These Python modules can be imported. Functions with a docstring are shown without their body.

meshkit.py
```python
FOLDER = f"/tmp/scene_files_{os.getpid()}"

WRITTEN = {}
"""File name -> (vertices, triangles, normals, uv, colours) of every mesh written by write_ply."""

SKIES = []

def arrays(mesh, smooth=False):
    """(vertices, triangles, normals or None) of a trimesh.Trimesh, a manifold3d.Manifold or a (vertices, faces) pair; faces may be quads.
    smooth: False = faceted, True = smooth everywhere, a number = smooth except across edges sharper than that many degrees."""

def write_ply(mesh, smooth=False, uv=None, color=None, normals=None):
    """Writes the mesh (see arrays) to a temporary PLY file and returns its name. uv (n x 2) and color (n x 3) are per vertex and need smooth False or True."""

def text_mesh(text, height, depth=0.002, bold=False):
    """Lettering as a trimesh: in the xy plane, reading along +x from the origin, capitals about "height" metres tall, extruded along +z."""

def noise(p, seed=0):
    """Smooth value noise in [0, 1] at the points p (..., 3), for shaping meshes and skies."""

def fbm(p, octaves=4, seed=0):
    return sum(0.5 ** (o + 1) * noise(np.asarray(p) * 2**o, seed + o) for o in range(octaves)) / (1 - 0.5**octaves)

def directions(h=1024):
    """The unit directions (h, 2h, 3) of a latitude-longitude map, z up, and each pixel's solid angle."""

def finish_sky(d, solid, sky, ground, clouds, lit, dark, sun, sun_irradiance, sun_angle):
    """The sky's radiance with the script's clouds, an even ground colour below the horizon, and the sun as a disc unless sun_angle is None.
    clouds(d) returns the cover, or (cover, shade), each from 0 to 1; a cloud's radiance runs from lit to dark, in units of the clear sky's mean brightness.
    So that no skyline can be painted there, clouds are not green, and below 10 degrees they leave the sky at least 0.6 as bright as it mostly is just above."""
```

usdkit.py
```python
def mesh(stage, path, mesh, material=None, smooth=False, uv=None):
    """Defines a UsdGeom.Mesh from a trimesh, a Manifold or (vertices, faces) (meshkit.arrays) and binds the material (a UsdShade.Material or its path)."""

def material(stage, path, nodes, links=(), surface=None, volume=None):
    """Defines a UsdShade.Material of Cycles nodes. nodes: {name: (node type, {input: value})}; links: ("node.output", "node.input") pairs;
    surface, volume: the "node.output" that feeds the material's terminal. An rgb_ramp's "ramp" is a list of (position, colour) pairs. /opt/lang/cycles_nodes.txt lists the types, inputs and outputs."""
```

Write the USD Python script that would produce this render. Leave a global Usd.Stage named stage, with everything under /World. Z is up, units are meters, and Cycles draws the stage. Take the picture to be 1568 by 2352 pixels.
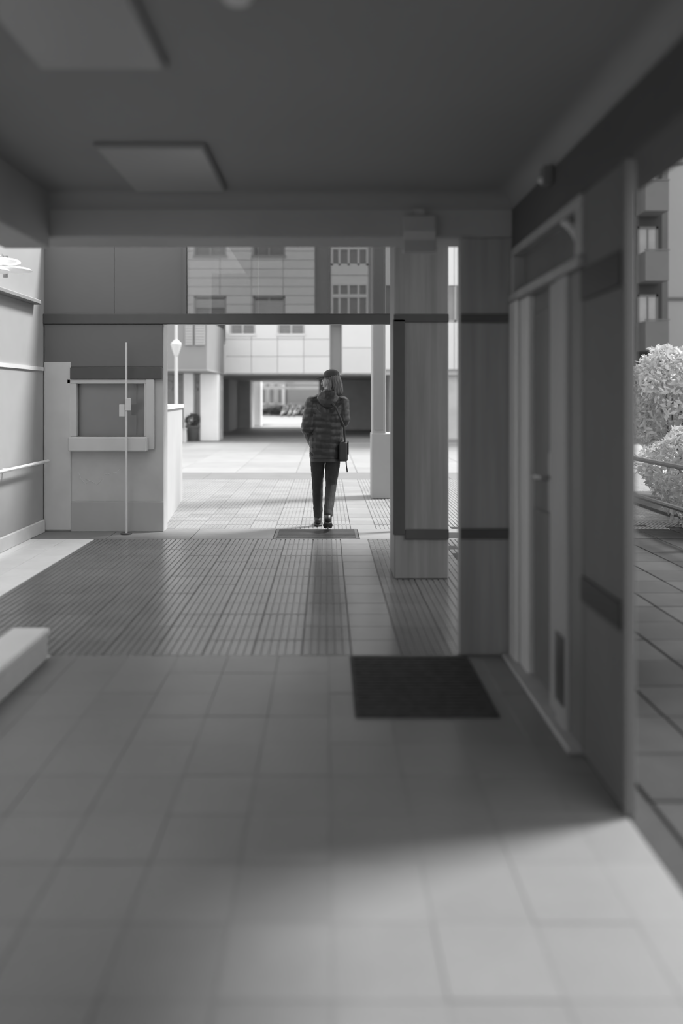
import math, random
import numpy as np, trimesh
import manifold3d as m3
from manifold3d import Manifold
import usdkit, meshkit
from pxr import Usd, UsdGeom, UsdLux, UsdShade, Gf, Sdf

random.seed(7)
rng = np.random.default_rng(7)
stage = Usd.Stage.CreateInMemory()
UsdGeom.SetStageUpAxis(stage, UsdGeom.Tokens.z)
UsdGeom.SetStageMetersPerUnit(stage, 1.0)
UsdGeom.Xform.Define(stage, '/World')
UsdGeom.Scope.Define(stage, '/World/Looks')

# ------------------------------------------------------------------ camera (one point perspective, shifted lens)
F_PX, EYE, VPX, VPY = 1800.0, 1.46, 750.0, 915.0
cam = UsdGeom.Camera.Define(stage, '/World/camera')
cam.AddTranslateOp().Set((0, 0, EYE))
cam.AddRotateXOp().Set(90)
cam.CreateHorizontalApertureAttr(24.0)
cam.CreateVerticalApertureAttr(36.0)
cam.CreateFocalLengthAttr(24.0 * F_PX / 1568)
cam.CreateHorizontalApertureOffsetAttr((784 - VPX) * 24 / 1568)
cam.CreateVerticalApertureOffsetAttr((VPY - 1176) * 24 / 1568)
cam.CreateFStopAttr(0.65)
cam.CreateFocusDistanceAttr(8.8)
cam.CreateClippingRangeAttr((0.05, 500))
cam.CreateExposureAttr(-1.0)

# ------------------------------------------------------------------ sky and hazy sun (from the right)
dome = UsdLux.DomeLight.Define(stage, '/World/sky')
dome.CreateIntensityAttr(1.1)
dome.CreateColorAttr((1, 1, 1))
sun = UsdLux.DistantLight.Define(stage, '/World/sun')
sun.CreateIntensityAttr(94.0)
sun.CreateColorAttr((1, 1, 1))
sun.CreateAngleAttr(12.0)
SUN = np.array([1.0, 0.36, 1.60]); SUN /= np.linalg.norm(SUN)
zax = Gf.Vec3d(*SUN)
q = Gf.Rotation(Gf.Vec3d(0, 0, 1), zax)
sun.AddTransformOp().Set(Gf.Matrix4d().SetRotate(q))

# ------------------------------------------------------------------ materials (black and white photograph: neutral greys)
def mat(name, grey, rough=0.6, amt=0.12, scale=3.0, stretch=(1, 1, 1), bump=0.0, spec=0.5, metal=0.0, fine=None):
    n = {'geo': ('texture_coordinate', {}), 'map': ('mapping', {'scale': tuple(scale * s for s in stretch)}),
         'noi': ('noise_texture', {'scale': 1.0, 'detail': 5.0, 'roughness': 0.6}),
         'ramp': ('rgb_ramp', {'ramp': [(0.25, (grey * (1 - amt),) * 3), (0.75, (min(grey * (1 + amt), .95),) * 3)]}),
         'p': ('principled_bsdf', {'roughness': rough, 'specular_ior_level': spec, 'metallic': metal})}
    l = [('geo.object', 'map.vector'), ('map.vector', 'noi.vector'), ('noi.fac', 'ramp.fac'), ('ramp.color', 'p.base_color')]
    if bump:
        n['fine'] = ('noise_texture', {'scale': fine or scale * 12, 'detail': 4.0})
        n['b'] = ('bump', {'strength': bump, 'distance': 0.01})
        l += [('geo.object', 'fine.vector'), ('fine.fac', 'b.height'), ('b.normal', 'p.normal')]
    return usdkit.material(stage, '/World/Looks/' + name, n, l, surface='p.BSDF')

def pane(name, tint, rough=0.03):
    return usdkit.material(stage, '/World/Looks/' + name, {
        't': ('transparent_bsdf', {'color': (tint,) * 3}), 'g': ('glossy_bsdf', {'color': (.9,) * 3, 'roughness': rough}),
        'f': ('fresnel', {'IOR': 1.45}), 'm': ('mix_closure', {})},
        [('f.fac', 'm.fac'), ('t.BSDF', 'm.closure1'), ('g.BSDF', 'm.closure2')], surface='m.closure')

def leaf_mat(name, grey):
    return usdkit.material(stage, '/World/Looks/' + name, {
        'o': ('geometry', {}), 'r': ('rgb_ramp', {'ramp': [(0, (grey * .65,) * 3), (1, (grey * 1.12,) * 3)]}),
        'd': ('principled_bsdf', {'roughness': 0.45}), 't': ('translucent_bsdf', {}), 'm': ('mix_closure', {'fac': 0.35})},
        [('o.random_per_island', 'r.fac'), ('r.color', 'd.base_color'), ('r.color', 't.color'), ('d.BSDF', 'm.closure1'), ('t.BSDF', 'm.closure2')], surface='m.closure')

M = {}
for k in range(3):
    M[f'slab{k}'] = mat(f'floor_slab_{k}', (.20, .207, .194)[k], .36, .14, 1.1, bump=.03, spec=.4)
    M[f'rib{k}'] = mat(f'ribbed_tile_{k}', (.195, .205, .182)[k], .22, .10, 3, spec=.36)
    M[f'plaza{k}'] = mat(f'plaza_tile_{k}', (.235, .25, .22)[k], .5, .10, 3)
    M[f'flag{k}'] = mat(f'flagstone_{k}', (.26, .275, .245)[k], .6, .08, 1.5)
    M[f'shaded_paver{k}'] = mat(f'shaded_paver_{k}', (.036, .042, .032)[k], .75, .2, 4, bump=.1, spec=.25)  # shade over the side path is put into the paver tone
    M[f'clad{k}'] = mat(f'cladding_{k}', (.63, .61, .65)[k], .5, .03, 1)
M['bed'] = mat('mortar', .185, .8, .2, 8)
M['plaza_bed'] = mat('plaza_mortar', .13, .8, .2, 6)
M['plaza_far'] = mat('plaza_paving', .28, .6, .06, .6)
M['band'] = mat('paving_band', .16, .6, .1, 2)
M['ceiling'] = mat('ceiling_paint', .27, .7, .06, .8, bump=.04)
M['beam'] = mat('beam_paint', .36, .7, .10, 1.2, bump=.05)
M['shadow_edge'] = mat('shadow_edge_stone', .22, .6, .1, 3)  # slab tone darkened to draw the shadow edge
M['shaded_beam'] = mat('shaded_beam_paint', .085, .7, .1, 1.2, bump=.05)  # beam paint darkened to cancel bounce from the sunlit floor
M['sign_grey'] = mat('sign_grey', .36, .5, .05, 2)
M['sign_pale'] = mat('sign_pale', .48, .5, .05, 2)
M['concrete'] = mat('concrete', .3, .7, .12, 1.6, bump=.08)
M['roof'] = mat('roof_felt', .2, .9, .1, 2)
M['well'] = mat('pale_render', .34, .75, .08, 1.0, bump=.06)
M['well_ground'] = mat('pale_ground', .85, .8, .12, 1.2)
M['kerb'] = mat('kerb_stone', .62, .6, .12, 3)
M['kerb_pale'] = mat('kerb_capping', .7, .5, .08, 3)
M['back_wall'] = mat('grey_render', .48, .8, .16, 1.3, bump=.08)
M['panel'] = mat('fascia_panel', .13, .55, .06, 1.0)
M['pale_panel'] = mat('pale_panel', .55, .6, .08, 2)
M['dark_bar'] = mat('dark_metal', .07, .4, .1, 4)
M['pier'] = mat('streaked_boarding', .23, .6, .22, 1.0, (14, 14, .7), bump=.05)
M['door_paint'] = mat('door_paint', .165, .5, .10, 1.0, (10, 10, .6))
M['frame_pale'] = mat('frame_paint', .64, .45, .10, 1.0, (12, 12, .6))
M['frame_dim'] = mat('dull_frame_paint', .36, .5, .10, 1.0, (12, 12, .6))
M['wall_dark'] = mat('dark_wall', .15, .7, .10, 1.5, (3, 3, 1))
M['mat'] = mat('rubber_mat', .07, .9, .3, 20, bump=.5, spec=.2)
M['metal'] = mat('bare_metal', .45, .35, .1, 5, metal=1.0)
M['opal'] = mat('opal_plastic', .35, .4, .03, 1)
M['white'] = mat('white_paint', .6, .5, .04, 2)
M['white_wall'] = mat('whitewash', .46, .6, .04, 2)
M['pillar_white'] = mat('pillar_paint', .86, .6, .04, 2)
M['black'] = mat('near_black', .025, .5, .1, 4)
M['shade_wall'] = mat('shaded_grey_wall', .5, .7, .15, 1)
M['closed_front'] = mat('closed_shopfront', .6, .7, .12, 1.5)
M['grey_wall'] = mat('mid_grey_wall', .33, .7, .08, .8)
M['wing'] = mat('wing_render', .25, .7, .06, .8)
M['window_dark'] = mat('window_glass', .2, .12, .2, .8)
M['shutter'] = mat('roller_shutter', .45, .5, .06, 2)
M['recess'] = mat('recess_render', .40, .7, .08, 1)
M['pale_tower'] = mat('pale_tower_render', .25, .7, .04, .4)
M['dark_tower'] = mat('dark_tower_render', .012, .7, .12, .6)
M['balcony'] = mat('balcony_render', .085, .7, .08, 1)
M['bark'] = mat('bark', .10, .8, .3, 8, (1, 1, .3))
M['leaf'] = leaf_mat('pale_leaf', .76)
M['leaf_dark'] = leaf_mat('dark_leaf', .14)
M['soil'] = mat('soil', .06, .9, .3, 6)
M['tinted'] = pane('tinted_glass', .56)
M['shop_glass'] = pane('shop_glass', .9)
M['jacket'] = mat('quilted_nylon', .034, .42, .2, 8)
M['trousers'] = mat('dark_denim', .028, .8, .25, 20)
M['skin'] = mat('skin', .32, .5, .05, 10)
M['hair'] = mat('grey_hair', .13, .45, .5, 4, (30, 30, 2))
M['cap'] = mat('cap_cloth', .05, .8, .2, 20)
M['shoe'] = mat('dark_leather', .02, .4, .1, 10)
M['sole'] = mat('shoe_sole', .05, .7, .1, 10)
M['bag'] = mat('bag_leather', .035, .45, .15, 10)

# ------------------------------------------------------------------ mesh helpers
def box(x0, x1, y0, y1, z0, z1, c=0.0):
    if c <= 0:
        b = trimesh.creation.box((x1 - x0, y1 - y0, z1 - z0)); b.apply_translation(((x0 + x1) / 2, (y0 + y1) / 2, (z0 + z1) / 2)); return b
    c = min(c, .45 * min(x1 - x0, y1 - y0, z1 - z0)); p = []
    for x, sx in ((x0, 1), (x1, -1)):
        for y, sy in ((y0, 1), (y1, -1)):
            for z, sz in ((z0, 1), (z1, -1)):
                p += [(x, y + sy * c, z + sz * c), (x + sx * c, y, z + sz * c), (x + sx * c, y + sy * c, z)]
    return tri(Manifold.hull_points(np.array(p)))

def tri(m):
    a = m.to_mesh()
    return trimesh.Trimesh(np.array(a.vert_properties[:, :3], float), np.array(a.tri_verts, int), process=False)

def cat(*ms):
    f = []
    for m in ms:
        f += list(m) if isinstance(m, (list, tuple)) else [m]
    return trimesh.util.concatenate(f)

def cyl(x, y, z0, z1, r, r2=None, n=20):
    return tri(Manifold.cylinder(z1 - z0, r, r if r2 is None else r2, n).translate((x, y, z0)))

def tube(pts, r, n=8):
    p = np.asarray(pts, float); r = np.broadcast_to(r, (len(p),))
    t = np.gradient(p, axis=0); t /= np.linalg.norm(t, axis=1, keepdims=True) + 1e-12
    ref = np.array([0, 0, 1.0]) if np.abs(t[:, 2]).mean() < .8 else np.array([1.0, 0, 0])
    a = np.cross(t, ref); a /= np.linalg.norm(a, axis=1, keepdims=True) + 1e-12
    b = np.cross(t, a); ang = np.arange(n) * 2 * np.pi / n
    v = p[:, None] + r[:, None, None] * (np.cos(ang)[None, :, None] * a[:, None] + np.sin(ang)[None, :, None] * b[:, None])
    v = np.vstack([v.reshape(-1, 3), p[0], p[-1]]); f = []
    for i in range(len(p) - 1):
        for j in range(n):
            k = (j + 1) % n
            f += [(i * n + j, (i + 1) * n + j, (i + 1) * n + k), (i * n + j, (i + 1) * n + k, i * n + k)]
    e, L = len(v) - 2, (len(p) - 1) * n
    for j in range(n):
        k = (j + 1) % n
        f += [(e, j, k), (e + 1, L + k, L + j)]
    m = trimesh.Trimesh(v, f, process=False)
    if m.volume < 0: m.invert()
    return m

def lathe(prof, n=32):
    return trimesh.creation.revolve(np.array(prof), sections=n)

def slant(p0, p1, w, z0, z1):
    """a wall from p0 to p1 (plan), w thick to its left"""
    a, b = np.array(p0, float), np.array(p1, float); d = (b - a) / np.linalg.norm(b - a); nrm = np.array([-d[1], d[0]]) * w
    pts = [(*q, z) for z in (z0, z1) for q in (a, b, b + nrm, a + nrm)]
    return tri(Manifold.hull_points(np.array(pts)))

# ------------------------------------------------------------------ scene helpers
used = set()
def numbered(path):
    base, k, p = path, 0, path
    while p in used:
        k += 1; p = f'{base}_{k:03d}'
    used.add(p); return p

def put(prim, label=None, cat_=None, group=None, kind=None):
    for k, v in (('label', label), ('category', cat_), ('group', group), ('kind', kind)):
        if v: prim.SetCustomDataByKey(k, v)
    return prim

def P(o):
    return '/World' if o is None else str(o.GetPath())

def obj(name, mesh, m, parent=None, smooth=False, label=None, kind=None):
    g = usdkit.mesh(stage, numbered(P(parent) + '/' + name), mesh, M[m] if isinstance(m, str) else m, smooth=smooth)
    return put(g.GetPrim(), label, None, None, kind)

def thing(name, label, cat_, group=None, kind=None, loc=(0, 0, 0), rz=0):
    x = UsdGeom.Xform.Define(stage, numbered('/World/' + name))
    if any(loc): x.AddTranslateOp().Set(tuple(map(float, loc)))
    if rz: x.AddRotateZOp().Set(float(rz))
    return put(x.GetPrim(), label, cat_, group, kind)

def struct(name, label, cat_): return thing(name, label, cat_, kind='structure')

def dup(src, loc, rz=0, label=None):
    d = src.GetCustomData()
    r = thing(src.GetName(), label or d['label'], d['category'], d.get('group'), None, loc, rz)
    r.GetReferences().AddInternalReference(src.GetPath()); r.SetInstanceable(True)
    return r

# ================================================================== FLOORS
T = 0.2835
def ribbed(x0, y0, style, w=T, d=T, n=6, z=0.0):
    g = .002; x1, y1 = x0 + w - g, y0 + d - g; x0 += g; y0 += g
    if style == 'smooth': return box(x0, x1, y0, y1, z - .03, z, .003)
    parts = [box(x0, x1, y0, y1, z - .03, z - .006)]
    def ridge(a0, a1, b0, b1):
        e = .003; zz = z - .006
        v = [(a0, b0, zz), (a1, b0, zz), (a1, b1, zz), (a0, b1, zz), (a0 + e, b0 + e, z), (a1 - e, b0 + e, z), (a1 - e, b1 - e, z), (a0 + e, b1 - e, z)]
        f = [(4, 5, 6), (4, 6, 7), (0, 1, 5), (0, 5, 4), (1, 2, 6), (1, 6, 5), (2, 3, 7), (2, 7, 6), (3, 0, 4), (3, 4, 7)]
        return trimesh.Trimesh(v, f, process=False)
    p = (x1 - x0) / n; q_ = (y1 - y0) / n
    for i in range(n):
        if style == 'ribs': parts.append(ridge(x0 + i * p + .003, x0 + (i + 1) * p - .003, y0, y1))
        else:
            for j in range(n): parts.append(ridge(x0 + i * p + .003, x0 + (i + 1) * p - .003, y0 + j * q_ + .004, y0 + (j + 1) * q_ - .004))
    return cat(parts)

floor = struct('floor', 'smooth square stone tiles of the covered entrance, in the foreground under the ceiling', 'floor')
obj('mortar_bed', box(-1.57, 1.05, -4, 4.45, -.2, -.002), 'bed', floor)
obj('rear_paving', box(-1.57, 1.05, -4, 4.45 - 13 * T, -.002, 0), 'slab0', floor)
nx = 10
for i in range(nx):
    for j in range(13):
        x0, y0 = -1.7 + .01 + (i - 0) * T - 0.1325 * 0, 4.45 - (j + 1) * T
        a, b = max(x0, -1.57), min(x0 + T, 1.05)
        if b - a > .03:
            dz = rng.uniform(-.0012, .0012)
            obj('tile', box(a + .001, b - .001, y0 + .001, y0 + T - .001, -.03, dz, .001), f'slab{rng.integers(3)}', floor)

pas = struct('passage_floor', 'ribbed tile floor of the dim passage between the entrance and the bright plaza', 'floor')
obj('mortar_bed', box(-3.1, 1.5, 4.45, 8.76, -.2, -.014), 'bed', pas)
for i in range(17):
    for j in range(13):
        x0, y0 = -3.26 + i * T, 4.45 + j * T
        if y0 + T > 8.14: continue
        xc = x0 + T / 2
        st = 'smooth' if .28 < xc < .56 else ('studs' if xc > .56 else 'ribs')
        pale = xc < -2.4
        obj('tile', ribbed(x0, y0, 'smooth' if pale else st, z=rng.uniform(-.001, .001)), 'well_ground' if pale else f'rib{rng.integers(3)}', pas)

thr = struct('shadow_edge', 'dark slab band put in for the shadow edge at the end of the passage floor', 'shadow_edge')  # dark strip standing in for the shadow edge on the floor
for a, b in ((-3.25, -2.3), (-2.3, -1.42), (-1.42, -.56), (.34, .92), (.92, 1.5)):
    obj('stone_slab', box(a + .003, b - .003, 8.14, 8.755, -.03, .001, .004), 'shadow_edge', thr)
gr = thing('shadow_grate', 'dark metal grate added for the shadow edge on the floor, at the feet of the walking person', 'grate')  # dark grate draws the deepest part of that shadow edge
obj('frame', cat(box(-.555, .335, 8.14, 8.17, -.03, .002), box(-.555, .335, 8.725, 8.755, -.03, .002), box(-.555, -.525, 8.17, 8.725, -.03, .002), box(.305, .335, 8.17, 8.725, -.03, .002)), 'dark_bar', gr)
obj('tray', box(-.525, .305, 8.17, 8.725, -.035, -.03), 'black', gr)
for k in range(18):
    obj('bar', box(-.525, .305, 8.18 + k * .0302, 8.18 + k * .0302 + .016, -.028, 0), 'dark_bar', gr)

pl = struct('plaza_pavement', 'bright pale plaza pavement, ribbed tiles near the passage and flagstones beyond', 'pavement')
obj('mortar_bed', box(-9, 9, 8.76, 15.4, -.3, -.014), 'plaza_bed', pl)
rest = []
for i in range(40):
    for j in range(19):
        x0, y0 = -4.55 + i * T, 8.76 + j * T
        xc = x0 + T / 2
        st = 'smooth' if .28 < xc < .56 else 'ribs'
        t_ = ribbed(x0, y0, st, z=rng.uniform(-.001, .001))
        if -2.1 < xc < 1.2 and len([0]) and y0 < 14.2: obj('tile', t_, f'plaza{rng.integers(3)}', pl)
        else: rest.append(t_)
obj('outer_tiles', cat(rest), 'plaza0', pl, kind='stuff')
for i in range(8):
    obj('paving_band', box(-9 + i * 2.25 + .004, -9 + (i + 1) * 2.25 - .004, 14.16, 15.4, -.03, .001, .004), 'band', pl)
for i in range(15):
    for j in range(9):
        x0, y0 = -9 + i * 1.2, 15.4 + j * 1.2
        obj('flagstone', box(x0 + .004, x0 + 1.196, y0 + .004, y0 + 1.196, -.03, rng.uniform(-.001, .001), .004), f'flag{rng.integers(3)}', pl)
obj('far_paving', box(-40, 40, 26.2, 90, -.3, 0), 'plaza_far', pl)
obj('side_paving', cat(box(-40, -9, 8.76, 26.2, -.3, -.001), box(9, 40, 12, 26.2, -.3, -.001)), 'plaza_far', pl)
obj('gutter', box(-9, 9, 26.25, 26.7, 0, .012, .004), 'band', pl)

sp = struct('side_pavement', 'paved path with shade painted into its pavers, outside the open right side of the entrance', 'pavement')
obj('mortar_bed', box(1.05, 9, -2, 8.76, -.3, -.012), 'shaded_paver1', sp)
for i in range(8):
    for j in range(21):
        x0, y0 = 1.17 + i * .38, 1.7 + j * .38
        if y0 + .38 > 9.6: continue
        obj('paver', box(x0 + .005, x0 + .375, y0 + .005, y0 + .375, -.03, rng.uniform(-.002, .002), .004), f'shaded_paver{rng.integers(3)}', sp)
obj('bed_soil', box(4.22, 9, -2, 12, -.3, .04), 'soil', sp)

yd = struct('forecourt_ground', 'pale paving of the forecourt behind the viewpoint and beside the entrance', 'ground')
obj('paving', cat(box(-20, -6, -20, -2, -.3, -.002), box(-20, -6, -2, .8, -.3, -.002), box(-20, 1.05, -20.0, -4, -.3, -.003), box(1.05, 20, -20, -2, -.3, -.002)), 'plaza_far', yd)
obj('well_ground', box(-6, -1.57, -4, 4.45, -.3, 0), 'well_ground', yd)
obj('well_ground', box(-6, -3.3, 4.45, 8.76, -.3, 0), 'well_ground', yd)

# ================================================================== NEAR ROOM SHELL
ce = obj('ceiling', box(-1.57, 1.05, -4, 4.45, 2.62, 2.87), 'ceiling'); put(ce, 'plain dim grey ceiling over the entrance', 'ceiling', None, 'structure')
def beam(mesh, label, m='beam'):
    b = obj('beam', mesh, m); put(b, label, 'beam', None, 'structure')
beam(box(-1.83, -1.57, -4, 4.45, 2.31, 2.95, .01), 'downstand beam over the open left side of the entrance')
beam(box(1.05, 1.27, -4, 4.45, 2.30, 2.95, .01), 'downstand beam above the door and the right opening', 'shaded_beam')
beam(box(-1.83, 1.75, 4.45, 4.75, 2.375, 3.45, .01), 'deep cross beam at the far end of the ceiling')
rf = obj('roof', cat(box(-1.2, 1.75, 4.75, 9.3, 3.32, 3.42)), 'roof'); put(rf, 'flat roof slab over the passage', 'roof', None, 'structure')
# coving: concave strip along the ceiling edge
def coving(p0, p1, inward):
    p0, p1, n_ = np.array(p0, float), np.array(p1, float), np.array(inward, float); r = .09; pr = []
    for a in np.linspace(0, np.pi / 2, 7): pr.append((r - r * math.sin(a), -(r - r * math.cos(a))))
    pr = [(0, 0)] + [(x, z) for x, z in pr]
    v = [(*(q_ + n_ * x), 2.62 + z) for q_ in (p0, p1) for x, z in pr]
    n = len(pr); f = []
    for i in range(n):
        j = (i + 1) % n; f += [(i, j, n + j), (i, n + j, n + i)]
    m = trimesh.Trimesh(v, f, process=False)
    if np.cross(m.vertices[f[3][1]] - m.vertices[f[3][0]], m.vertices[f[3][2]] - m.vertices[f[3][0]]) @ np.array([n_[0], n_[1], -1]) < 0: m.invert()
    return m
for k, (a, b, n_, w) in enumerate((((1.05, -4), (1.05, 4.45), (-1, 0), 'along the door wall'), ((-1.57, 4.45), (1.05, 4.45), (0, -1), 'along the far beam'))):
    t_ = obj(f'trim_{k + 1}', coving(a, b, n_), 'ceiling', smooth=40); put(t_, f'curved plaster coving at the ceiling edge {w}', 'coving', None, 'structure')

# left side: kerb, open above it, pale light well beyond
kb = struct('baseboard_left', 'low stone kerb along the foot of the open left side', 'kerb')
for k in range(6):
    a, b = -.2 + k * .77, -.2 + (k + 1) * .77
    obj('kerb_stone', box(-1.75, -1.57, a + .003, b - .003, -.02, .125, .008), 'kerb', kb)
    obj('capping', box(-1.77, -1.555, a + .002, b - .002, .125, .17, .012), 'kerb_pale', kb)
wl = struct('wall_left', 'pale rendered wall of the light well beyond the open left side', 'wall')
obj('render', box(-3.3, -3.1, -4, 9.3, 0, 3.3), 'well', wl)
obj('dado_line', box(-3.1, -3.085, .8, 8.55, 1.76, 1.80), 'kerb', wl)
obj('skirting', box(-3.1, -3.07, .8, 8.55, 0, .14, .008), 'kerb', wl)
obj('hand_rail', cat(tube([(-3.02, 1, .78), (-3.02, 8.5, .78)], .018), *[tube([(-3.1, y, .78), (-3.02, y, .78)], .01) for y in (1.5, 3, 4.5, 6, 7.5, 8.3)]), 'kerb', wl)
obj('ledge', box(-3.1, -3.02, 6.9, 8.3, 2.45, 2.50, .01), 'wing', wl)

# passage end wall
wb = struct('wall_back', 'grey rendered wall with a shop window at the left end of the passage', 'wall')
hx0, hx1, hz0, hz1 = -2.75, -1.99, 1.04, 1.62
obj('render', cat(box(-3.1, -1.79, 8.6, 8.82, 0, hz0), box(-3.1, -1.79, 8.6, 8.82, hz1, 2.3), box(-3.1, hx0, 8.6, 8.82, hz0, hz1), box(hx1, -1.79, 8.6, 8.82, hz0, hz1)), 'back_wall', wb)
obj('plinth', box(-2.8, -1.785, 8.575, 8.6, 0, .33, .006), 'recess', wb)
obj('shop_fascia', box(-3.09, -1.795, 8.575, 8.6, 1.80, 2.272, .006), 'panel', wb)
obj('fascia_ledge', box(-2.80, -1.795, 8.55, 8.6, 1.67, 1.80, .006), 'dark_bar', wb)
obj('white_panel', box(-3.09, -2.80, 8.57, 8.6, .02, 1.86, .006), 'pale_panel', wb, label='white boarded panel')
obj('pilaster', box(-1.975, -1.885, 8.555, 8.6, .9, 1.67, .008), 'pale_panel', wb)
sc = np.array([(180, 1085), (186, 1100), (196, 1112), (205, 1106), (196, 1100), (206, 1104), (214, 1107), (222, 1114), (228, 1108), (236, 1098), (240, 1089), (248, 1088), (255, 1090), (262, 1085), (268, 1086), (275, 1078)], float)
obj('light_trail', tube(np.c_[(sc[:, 0] - 750) * 8.6 / 1800, np.full(len(sc), 8.599), 1.46 + (915 - sc[:, 1]) * 8.6 / 1800], .0035, 6), 'white', wb, label='thin pale line imitating a light trail on the wall')  # trail of light modelled as a thin pale line
w1 = struct('window_1', 'dark shop window with pale frame and deep sill in the passage end wall', 'window')
fw = .05
obj('frame', cat(box(hx0 - .09, hx0 + .01, 8.575, 8.64, hz0, hz1 + .05, .006), box(hx1 - .01, hx1 + .03, 8.575, 8.64, hz0, hz1 + .05, .006), box(hx0 - .09, hx1 + .03, 8.57, 8.64, hz1, hz1 + .05, .006)), 'pale_panel', w1)
obj('pane', box(hx0, hx1, 8.66, 8.67, hz0, hz1), 'shop_glass', w1)
obj('blind', box(hx0, hx1, 8.68, 8.70, hz0, hz1), 'pale_panel', w1)
obj('sill', box(hx0 - .05, hx1 + .04, 8.47, 8.66, .885, 1.04, .012), 'pale_panel', w1)
pole = thing('lamp_ghost_pole', 'thin pole with two white plates for a ghost image of the lamp post, before the dark shop window', 'pole')  # stands in for the doubled image of the lamp post and its lights
obj('shaft', cyl(-2.153, 8.42, 0, 2.06, .012), 'frame_pale', pole, smooth=40)
obj('base_plate', cyl(-2.153, 8.42, 0, .015, .06), 'dark_bar', pole, smooth=40)
obj('bright_plate', box(-2.16, -2.10, 8.40, 8.408, 1.33, 1.46, .003), 'white', pole)
obj('bright_plate', box(-2.225, -2.165, 8.40, 8.408, 1.265, 1.395, .003), 'white', pole)

# tinted transom added over the passage mouth to dim the upper facade
w2 = struct('window_2', 'added tinted glass band over the passage mouth, dimming the facade behind it', 'window')
obj('transom_bar', box(-3.1, .83, 8.56, 8.66, 2.272, 2.385, .006), 'dark_bar', w2)
obj('head_bar', box(-3.1, .83, 8.56, 8.66, 3.24, 3.32, .006), 'dark_bar', w2)
obj('mullion', box(-1.575, -1.535, 8.57, 8.65, 2.385, 3.24), 'panel', w2)
obj('opaque_panel', box(-3.1, -2.33, 8.59, 8.63, 2.385, 3.24), 'panel', w2)
obj('opaque_panel', box(-2.325, -1.575, 8.59, 8.63, 2.385, 3.24), 'panel', w2)
for a, b in ((-1.535, -.755), (-.755, .025), (.025, .80)):
    obj('pane', box(a + .001, b - .001, 8.607, 8.615, 2.385, 3.24), 'tinted', w2)
obj('post', box(.80, .88, 8.57, 8.65, 0, 3.32, .005), 'dark_bar', w2)

# piers
p1 = struct('pier', 'wide freestanding boarded pier with a dark left edge', 'pier')
obj('shaft', box(.545, .985, 6.33, 6.75, 0, 3.32, .01), 'pier', p1)
obj('corner_guard', box(.535, .633, 6.315, 6.40, .36, 2.10, .004), 'dark_bar', p1)
obj('rail', box(.633, .985, 6.315, 6.33, .322, .405, .004), 'dark_bar', p1)
obj('rail', box(.54, .985, 6.315, 6.33, 2.075, 2.14, .004), 'dark_bar', p1)
M['pier_dark'] = mat('pier_boarding', .31, .6, .22, 1.0, (14, 14, .7), bump=.05)
p2 = struct('pier', 'boarded pier joined to the door wall, behind the dark doormat', 'pier')
obj('shaft', box(.755, 1.75, 4.45, 4.53, 0, 2.375, .006), 'pier_dark', p2)
obj('rail', box(.757, 1.05, 4.435, 4.45, .662, .722, .003), 'dark_bar', p2)
obj('rail', box(.757, 1.05, 4.435, 4.45, 1.888, 1.937, .003), 'dark_bar', p2)
pw = struct('sun_blocking_roof', 'unseen high roof on posts, added to keep sun off the passage', 'roof')  # out-of-view roof added to block direct sun from the passage floor
obj('slab', box(1.75, 5.1, 4.75, 8.8, 5.0, 5.2), 'roof', pw)
for y in (4.95, 8.55): obj('post', box(4.85, 5.0, y - .08, y + .08, 0, 5.0, .01), 'concrete', pw)
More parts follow.
